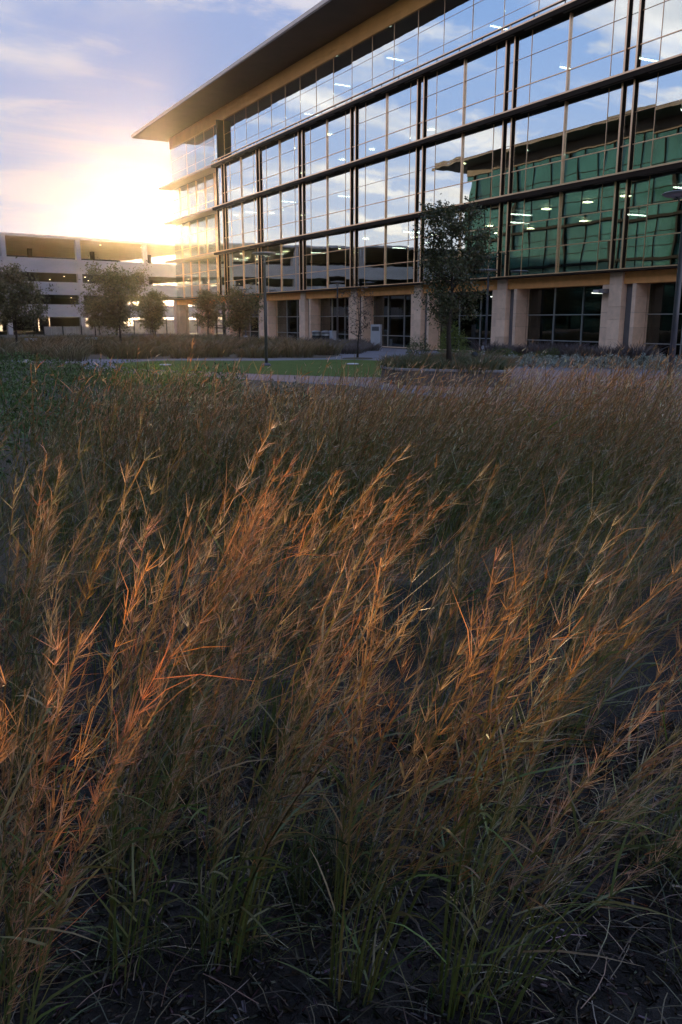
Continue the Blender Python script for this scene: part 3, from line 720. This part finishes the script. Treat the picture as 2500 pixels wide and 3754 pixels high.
# the field behind them reads as one mass
field = Acc(); r = np.random.default_rng(77)
def in_gap(x, y):
    c = np.array([x, y, 0]); a, b = c @ RT, c @ FW
    if b < 2.7: return True
    if min(((x - p) ** 2 + (y - q) ** 2) ** .5 for p, q in near_spots) < .24: return True
    if abs(a - .42) < .16 and 2.9 < b < 3.9: return True
    return False
def far_edge(a):   # depth where the bed ends, seen across the picture
    return np.interp(a, [-6, -2.9, -2.2, -1.2, 0, 1, 3, 6], [5.6, 6.6, 7.7, 8.9, 9.6, 9.9, 9.4, 9.2])
spots = []
b = 2.4
while b < 11.2:
    st = .52 if b < 4.6 else (.50 if b < 6.4 else .46)
    a = -.52 * b - 1.2
    while a < .52 * b + 1.4:
        ja, jb = a + r.normal() * .09, b + r.normal() * .09
        p = RT * ja + FW * jb
        if jb < far_edge(ja) + r.normal() * .12 and not in_gap(p[0], p[1]): spots.append((p[0], p[1], ja, jb))
        a += st
    b += st
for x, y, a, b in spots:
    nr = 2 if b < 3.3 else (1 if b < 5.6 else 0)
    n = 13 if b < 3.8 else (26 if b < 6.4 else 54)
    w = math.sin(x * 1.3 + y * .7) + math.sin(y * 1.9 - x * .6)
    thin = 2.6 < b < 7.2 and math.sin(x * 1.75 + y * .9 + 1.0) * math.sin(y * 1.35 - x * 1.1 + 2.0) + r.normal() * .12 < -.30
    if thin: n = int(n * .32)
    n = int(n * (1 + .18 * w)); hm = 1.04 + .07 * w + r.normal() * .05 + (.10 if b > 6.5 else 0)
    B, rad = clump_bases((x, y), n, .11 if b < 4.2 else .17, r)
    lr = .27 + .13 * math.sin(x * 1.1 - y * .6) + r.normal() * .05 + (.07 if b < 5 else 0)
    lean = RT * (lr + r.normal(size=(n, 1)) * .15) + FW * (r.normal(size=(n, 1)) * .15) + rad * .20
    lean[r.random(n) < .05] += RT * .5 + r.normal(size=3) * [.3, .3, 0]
    stems(field, B, lean, r.normal(hm, .13, n), nr, r, .15 * math.sin(x * .8 + y) + (.2 if b > 6.4 else -.45) + r.normal() * .22, pale=.42 if b < 5.4 else (.8 if b < 7 else 1.45))  # pale puts the middle rows' shadow into their head colour; far rows lightened
    m_ = (110 if thin else 26) if nr else (30 if thin else 10)
    Bt, _ = clump_bases((x, y), m_, .22, r)
    tuft(field, Bt, r.uniform(.25, .6, m_) * (1.25 if thin else 1), RT[None] * .2 + np.zeros((m_, 1)), r, .0040 if nr else .008, seg=5)
o = link('bluestem_grass', field.mesh('bluestem_grass', M_grass)); tag(o, 'dense field of brown and green bluestem grass leaning right', 'grass', kind='stuff')
# mulch under the grass
gx, gy = 120, 120
A_, B_ = np.meshgrid(np.linspace(-3.4, 3.4, gx), np.linspace(.3, 5.2, gy), indexing='ij')
Z = .045 + .012 * np.sin(A_ * 7 + 2 * np.sin(B_ * 5)) + .010 * np.sin(B_ * 11 + A_ * 3) + rng.normal(0, .004, A_.shape)
Z[0] = Z[-1] = .002; Z[:, 0] = Z[:, -1] = .002
V = A_[..., None] * RT + B_[..., None] * FW + Z[..., None] * UP
ii = (np.arange(gx - 1)[:, None] * gy + np.arange(gy - 1)[None]).ravel()
me = np_mesh('mulch_bed', V.reshape(-1, 3), [np.stack([ii, ii + gy, ii + gy + 1, ii + 1], 1)], np.full((gx * gy, 3), .03), solid('mulch', (.018, .015, .015), .95, col2=(.035, .03, .03), vscale=30, bump=.8, bscale=80))
tag(link('mulch_bed', me), kind='structure')
chips = Acc(); n = 17000
ca, cb_ = rng.uniform(-1.6, 1.9, n), rng.uniform(.9, 3.2, n)
c0 = ca[:, None] * RT + cb_[:, None] * FW + UP * (.055 + rng.random((n, 1)) * .022)
d = unit(rng.normal(size=(n, 3)) * [1, 1, .28]); ln = rng.uniform(.010, .045, n) * (1 + (rng.random(n) < .05) * 1.0); s_ = unit(np.cross(d, UP + rng.normal(size=(n, 3)) * .3)); wv = rng.uniform(.003, .010, n)
nn = unit(np.cross(d, s_)); th = .004
q = [c0 + d * (sx * ln / 2)[:, None] + s_ * (sy * wv / 2)[:, None] + nn * sz * th for sz in (-.5, .5) for sx, sy in ((-1, -.6), (1, -1), (.8, 1), (-1, .7))]
V = np.stack(q, 1).reshape(-1, 3); fc = np.array([(4, 5, 6, 7), (0, 1, 5, 4), (1, 2, 6, 5), (2, 3, 7, 6), (3, 0, 4, 7)])
chips.add(V, np.repeat(mix3(jit((.040, .032, .030), n, .5), jit((.15, .135, .14), n, .35), (rng.random((n, 1)) < .13) * 1.0), 8, 0), Q=(np.arange(n)[:, None, None] * 8 + fc[None]).reshape(-1, 4))
nlit = 2600
la, lb_ = rng.uniform(-1.6, 1.9, nlit), rng.uniform(.9, 3.4, nlit)
L0 = la[:, None] * RT + lb_[:, None] * FW + UP * (.066 + rng.random((nlit, 1)) * .02); ld = unit(rng.normal(size=(nlit, 3)) * [1, 1, .06]); ll = rng.uniform(.05, .22, nlit)[:, None, None]
q3 = np.linspace(0, 1, 4)[None, :, None]
ribbons(chips, L0[:, None] + ld[:, None] * ll * q3 + unit(np.cross(ld, UP))[:, None] * ll * .25 * q3 ** 2 * rng.normal(size=(nlit, 1, 1)) + UP * .012 * np.sin(q3 * 3.14), np.full((nlit, 4), .0028), unit(np.cross(ld, UP)), np.repeat(mix3(jit((.07, .055, .042), nlit, .35), jit((.20, .165, .12), nlit, .3), (rng.random((nlit, 1)) < .3) * 1.0)[:, None], 4, 1))
o = link('mulch_chips', chips.mesh('mulch_chips', plant('chip', 0.0, gloss=.03))); tag(o, 'scattered dark wood chips covering the ground between clumps', 'mulch', kind='stuff')

# ------------------------------------------------------------------ planting further back
def inside(poly, x, y):
    c = np.zeros(len(x), bool); n = len(poly); j = n - 1
    for i in range(n):
        xi, yi = poly[i]; xj, yj = poly[j]
        c ^= ((yi > y) != (yj > y)) & (x < (xj - xi) * (y - yi) / (yj - yi + 1e-12) + xi); j = i
    return c
def scatter(poly, n, r):
    p = np.array(poly); lo, hi = p.min(0), p.max(0); out = np.zeros((0, 2))
    while len(out) < n:
        q = r.uniform(lo, hi, (n * 2, 2)); out = np.concatenate([out, q[inside(poly, q[:, 0], q[:, 1])]])
    return out[:n]
def grass_bed(name, label, poly, n, h, cols, wid, z=0.0, seed=1, lean=.15, clumpy=.9):
    r = np.random.default_rng(seed); a = Acc()
    m = max(6, n // 130); cc = scatter(poly, m, r); hsc = r.normal(1, .18, m); ci = r.integers(0, m, n)
    ang = r.uniform(0, 6.283, n); dd = clumpy * np.sqrt(r.random(n)) * .75
    B = np.stack([cc[ci, 0] + np.cos(ang) * dd, cc[ci, 1] + np.sin(ang) * dd, np.full(n, z)], 1)
    out = np.stack([np.cos(ang), np.sin(ang), np.zeros(n)], 1) * (dd / clumpy)[:, None] * .7 + RT * lean + r.normal(size=(n, 3)) * [.18, .18, 0]
    ln = h * hsc[ci] * r.uniform(.65, 1.1, n)
    s = np.linspace(0, 1, 4)[None, :, None]
    P = B[:, None] + ln[:, None, None] * (out[:, None] * (.4 * s + .5 * s * s) + UP * (s - .32 * s * s))
    pick = r.integers(0, len(cols[1]), m)[ci]
    cb_ = jit(cols[0], n, .3, r); ct = np.array(cols[1])[pick] * (1 + r.normal(size=(n, 1)) * .22)
    ribbons(a, P, wid * np.array([.8, 1, .9, .25])[None] * r.uniform(.6, 1.4, (n, 1)), unit(r.normal(size=(n, 3)) * .7 + RT), np.clip(mix3(cb_[:, None], ct[:, None], s ** .8), .005, .8))
    return tag(link(name, a.mesh(name, M_plant)), label, 'grass', kind='stuff')
BR = ((.075, .075, .032), [(.24, .155, .085), (.28, .19, .11), (.19, .145, .075), (.20, .17, .10)])
grass_bed('brown_grass_bed', 'wide bed of soft brown ornamental grasses behind the lawn', [(1, 41), (6.8, 37.0), (11.5, 37.3), (18.3, 34.6), (20.0, 36.8), (22.9, 46), (23.2, 60), (14, 62), (-2, 56)], 26000, .95, BR, .030, seed=3)
grass_bed('purple_grass_bed', 'low purple grey grasses along the foot of the stone piers', [(20.6, 37), (25.2, 40.6), (25.9, 44.5), (24.6, 52), (23.6, 46.5)], 7000, .75, ((.06, .06, .05), [(.15, .125, .14), (.17, .135, .125)]), .024, seed=4)
grass_bed('far_grass_bed', 'hazy brown scrub before the board fence', [(-6, 64), (22, 64), (22, 84), (-8, 80)], 12000, .34, ((.07, .06, .04), [(.15, .12, .085), (.12, .11, .07)]), .05, seed=5)
grass_bed('planter_grass', 'feathery green and tan grass tufts in the planter', [(x + 13.6, y + 18.6) for x, y in inner], 11000, .46, ((.055, .075, .030), [(.10, .115, .05), (.19, .125, .075), (.08, .10, .045)]), .014, z=.36, seed=6, clumpy=.55)
def leaf_mass(name, label, poly, n, hfun, cols, size, z=0, seed=1, cat='plants'):
    r = np.random.default_rng(seed); a = Acc(); q = scatter(poly, n, r)
    hh = hfun(q[:, 0], q[:, 1]) * (.25 + .75 * np.sqrt(r.random(n)))
    leaves(a, np.stack([q[:, 0], q[:, 1], z + hh], 1), size * r.uniform(.6, 1.4, n), np.clip(np.array(cols)[r.integers(0, len(cols), n)] * (1 + r.normal(size=(n, 1)) * .3), .005, .6), r, -.9, .3)
    return tag(link(name, a.mesh(name, M_leaf)), label, cat, kind='stuff')
lump = lambda s, h: (lambda x, y: h * (.62 + .38 * np.sin(x * s + 1.3 * np.sin(y * s * .8)) * np.cos(y * s * 1.1 + .5)))
LG = [tuple(RT[:2] * a + FW[:2] * b) for a, b in ((-8.5, 6.6), (-3.1, 7.0), (-2.5, 8.0), (-1.7, 10.0), (-1.5, 13.2), (-2.4, 19), (-5.6, 23), (-12, 23))]
leaf_mass('green_groundcover', 'low leafy green weeds at the left behind the tall grass', LG, 52000, lump(1.1, .95), [(.065, .13, .042), (.085, .15, .05), (.11, .135, .06), (.055, .10, .038)], .075, seed=9)
LG2 = [tuple(RT[:2] * a + FW[:2] * b) for a, b in ((-2.6, 9.2), (1.5, 9.6), (1.0, 13.0), (-.6, 15.5), (-2.2, 17))]
grass_bed('grey_green_scrub', 'grey green scrub between tall grass and footpath', LG2, 5000, .55, ((.05, .065, .03), [(.11, .11, .07), (.09, .10, .05)]), .012, seed=12)
# silvery mounds and flowering rows in the right-hand bed
def shrub(name, label, cat, group, x, y, rx, ry, h, n, cols, size, seed, z=0.0, droop=-.3, aspect=.4, feather=False):
    r = np.random.default_rng(seed); root = tag(empty(name, (x, y, z)), label, cat, group); a = Acc()
    p = unit(r.normal(size=(n, 3))); p[:, 2] = np.abs(p[:, 2]); k = r.uniform(.55, 1.0, (n, 1)) ** .5
    bmp = 1 + .16 * np.sin(p[:, :1] * 7 + seed) * np.cos(p[:, 1:2] * 6 + seed * 2) + r.normal(size=(n, 1)) * .05
    P = p * k * bmp * np.array([rx, ry, h])
    c = np.clip(np.array(cols)[r.integers(0, len(cols), n)] * (1 + r.normal(size=(n, 1)) * .22), .005, .7)
    leaves(a, P, size * r.uniform(.6, 1.4, n), c, r, droop, aspect)
    link('foliage', a.mesh('foliage', M_leaf), None, root)
    mb = MB()
    for j in range(6):
        q = j * 1.047 + seed; mb.tube([(0, 0, -.02), (rx * .35 * math.cos(q), ry * .35 * math.sin(q), h * .4), (rx * .7 * math.cos(q), ry * .7 * math.sin(q), h * .75)], [.018, .012, .005], 5)
    mb.build('stem', M_bark, root)
SIL = [(.26, .30, .30), (.33, .37, .37), (.20, .24, .22), (.40, .44, .44)]
bed0, bed1 = np.array([19.9, 25.6]), np.array([25.0, 18.6])
k = 0
for row in range(2):
    for i in range(11):
        f = (i + .5 * row) / 10.5; p = bed0 + (bed1 - bed0) * f + np.array([.75, .55]) * (row * 1.05 + .45)
        shrub('silver_shrub', 'low silvery grey mounded shrub in the row along the right footpath', 'shrub', 'silver mounds along the footpath', p[0] + rng.normal() * .12, p[1] + rng.normal() * .12, .46 + rng.random() * .10, .44 + rng.random() * .1, .40 + rng.random() * .14, 620, SIL, .07, 100 + k); k += 1
VB = [(20.6, 28.2), (21.6, 28.6), (26.4, 21.6), (25.4, 20.6)]
leaf_mass('yellow_green_groundcover', 'yellow green leafy strip behind the silver mounds', [(21.2, 28.6), (22.6, 29.4), (24.8, 25.6), (23.6, 24.6)], 5200, lump(1.6, .72), [(.09, .12, .025), (.12, .14, .03), (.06, .09, .025)], .06, seed=21)
grass_bed('purple_sage_row', 'row of purple brown flowering sage below the stone piers', [(23.2, 29.5), (24.4, 30.2), (27.6, 23.2), (26.2, 22.2)], 6500, .92, ((.05, .06, .04), [(.11, .085, .12), (.13, .10, .10), (.10, .08, .11)]), .02, seed=22, clumpy=.6, lean=.05)
shrub('feathery_shrub', 'bright feathery yellow green shrub before a stone pier', 'shrub', None, 23.0, 30.6, .75, .65, 1.5, 2600, [(.12, .16, .035), (.16, .20, .045), (.09, .12, .03)], .14, 31, aspect=.16)
shrub('small_green_shrub', 'small olive shrub behind the planter tree', 'shrub', None, 18.4, 26.6, .6, .6, 1.05, 1300, [(.06, .08, .03), (.09, .10, .04)], .12, 32, aspect=.18)
shrub('brown_shrub', 'small rounded brown shrub at the end of the grass bed', 'shrub', None, 20.0, 37.2, .5, .45, .45, 700, [(.12, .09, .06), (.15, .10, .075)], .08, 33)
shrub('round_grey_bush', 'round grey green bush behind the tall grass near the path', 'shrub', None, *(RT[:2] * -1.1 + FW[:2] * 15.4), .7, .55, .62, 1300, [(.07, .085, .06), (.10, .11, .08)], .06, 34)

# ------------------------------------------------------------------ trees
def tree(name, label, x, y, h, trunk_h, rx, rz_, nleaf, cols, size, seed, lean=0.0, z=0.0, rtr=.055, sparse=False, group='young trees'):
    r = np.random.default_rng(seed); root = tag(empty(name, (x, y, z)), label, 'tree', group)
    mb = MB(); lx = lean * h
    top = np.array([RT[0] * lx, RT[1] * lx, h * .93])
    ctr = [np.array([0, 0, 0]), top * .25 + r.normal(size=3) * [.02, .02, 0], top * .5 + r.normal(size=3) * [.05, .05, 0], top * .75 + r.normal(size=3) * [.08, .08, 0], top]
    mb.tube(ctr, [rtr * 1.45, rtr * .95, rtr * .7, rtr * .4, rtr * .12], 9)
    cz = (trunk_h + h) / 2; rzv = (h - trunk_h) / 2
    tips = []
    nb = 26 if not sparse else 16
    for i in range(nb):
        f = .30 + .66 * (i + r.random()) / nb
        f = max(f, trunk_h / h * .92)
        s = np.array([np.interp(f, [0, .25, .5, .75, 1], [c[j] for c in ctr]) for j in range(3)])
        g = (s[2] - trunk_h) / (h - trunk_h); g = min(max(g, 0), 1)
        prof = rx * (math.sin(math.pi * (.16 + .80 * g)) ** .8) * (.75 + .4 * r.random())
        q = i * 2.399 + r.random(); e = s + np.array([math.cos(q) * prof, math.sin(q) * prof, prof * r.uniform(.35, .75)])
        mid = s + (e - s) * .5 + np.array([0, 0, -.04 * prof]); mb.tube([s, mid, e], [rtr * .42 * (1.1 - f * .7), rtr * .25, .004], 5)
        tips += [s + (e - s) * u for u in (.45, .7, .9, 1.0)]
        for _ in range(3):
            u = r.uniform(.35, .9); s2 = s + (e - s) * u; e2 = s2 + r.normal(size=3) * prof * .30 + np.array([0, 0, .05]); mb.tube([s2, e2], [rtr * .14, .003], 4); tips += [e2, (s2 + e2) / 2]
    mb.build('trunk', M_bark, root, smooth=True)
    tips = np.array(tips); a = Acc()
    T = tips[r.integers(0, len(tips), nleaf)] + r.normal(size=(nleaf, 3)) * (.105 if not sparse else .10) * max(.6, rx)
    c = np.clip(np.array(cols)[r.integers(0, len(cols), nleaf)] * (1 + r.normal(size=(nleaf, 1)) * .28), .004, .5)
    leaves(a, T, size * r.uniform(.6, 1.4, nleaf), c, r, .2, .5)
    link('crown', a.mesh('crown', M_leaf), None, root)
OAK = [(.045, .060, .028), (.060, .076, .034), (.078, .086, .042), (.11, .09, .055)]
OLV = [(.095, .100, .045), (.12, .118, .055), (.15, .13, .07)]
tree('oak_tree', 'young oak tree with dark dense crown standing in the planter', 14.15, 18.95, 4.55, 1.15, 1.02, 1.6, 12500, OAK, .080, 41, -.02, .36, .062)
tree('sapling_tree', 'slender sapling with sparse reddish leaves on the lawn', 19.35, 32.9, 3.15, 1.15, .95, 1, 420, [(.10, .055, .05), (.13, .075, .065), (.08, .06, .05)], .10, 42, .0, .01, .038, True)
tree('hazy_tree', 'large hazy olive tree in the sun glow left of the office building', 12.6, 48.5, 4.5, 1.3, 1.75, 1.7, 9000, OLV, .13, 43, -.01)
tree('hazy_tree', 'bushy tree at far left in front of the garage', 6.4, 45.0, 4.1, .5, 1.45, 1.7, 9500, [(.10, .105, .06), (.13, .13, .08), (.15, .14, .10)], .13, 44, .0)
tree('hazy_tree', 'spreading olive tree behind the lawn lamp post', 20.6, 50.0, 3.3, 1.0, 1.45, 1, 8000, OLV, .12, 45, .02)
tree('hazy_tree', 'narrow olive tree right of the steel gate', 22.4, 60.5, 3.9, .9, 1.05, 1, 7000, OLV, .12, 46, .0)
tree('hazy_tree', 'small tree before the gate beside the big hazy tree', 18.0, 60.0, 3.1, 1.0, 1.1, 1, 4500, OLV, .12, 47, .0)
for i, (x, y, hh, lb) in enumerate(((18.9, 82, 3.6, 'first small hazy tree from the left along the fence'), (21.2, 83, 4.1, 'second small hazy tree from the left along the fence'), (25.4, 84, 4.6, 'rightmost small hazy tree along the fence before the garage'))):
    tree('fence_tree', lb, x, y, hh, 1.1, 1.25, 1, 4200, OLV, .17, 50 + i, group='small trees along the fence')
for x, y, lb in ((19.35, 32.9, 'dark mulch ring around the sapling'), (14.15, 18.95, None)):
    if lb:
        o = MB().lathe([(.72, 0.0), (.66, .03), (.3, .05), (.05, .055)], 22).build('mulch_ring', M_soil, None, (x, y, .012)); tag(o, lb, 'mulch')
# pale rock at the edge of the left planting
mb = MB(); s_r = .30; mb.lathe([(s_r * .75, 0), (s_r, s_r * .25), (s_r * .8, s_r * .55), (s_r * .3, s_r * .75)], 9)
mb.v = [(a * (1 + rng.normal() * .12), b * (1 + rng.normal() * .12), c * (1 + rng.normal() * .08)) for a, b, c in mb.v]
tag(mb.build('boulder', M_rock, None, (5.2, 34.5, 0)), 'pale boulder among the plants at far left', 'rock')

# ------------------------------------------------------------------ evening haze

hm, ht, ho = mat('haze_air')
pv = ht.nodes.new('ShaderNodeVolumePrincipled'); ht.links.new(pv.outputs[0], ho.inputs['Volume'])
pv.inputs['Color'].default_value = (1.0, .88, .72, 1); pv.inputs['Density'].default_value = .00007; pv.inputs['Anisotropy'].default_value = .92
hb = MB().box((-1000, -1000, -1.0), (1000, 1000, 21.5)).build('haze', hm); tag(hb, 'warm evening haze in the air over the whole place', 'haze', kind='stuff')
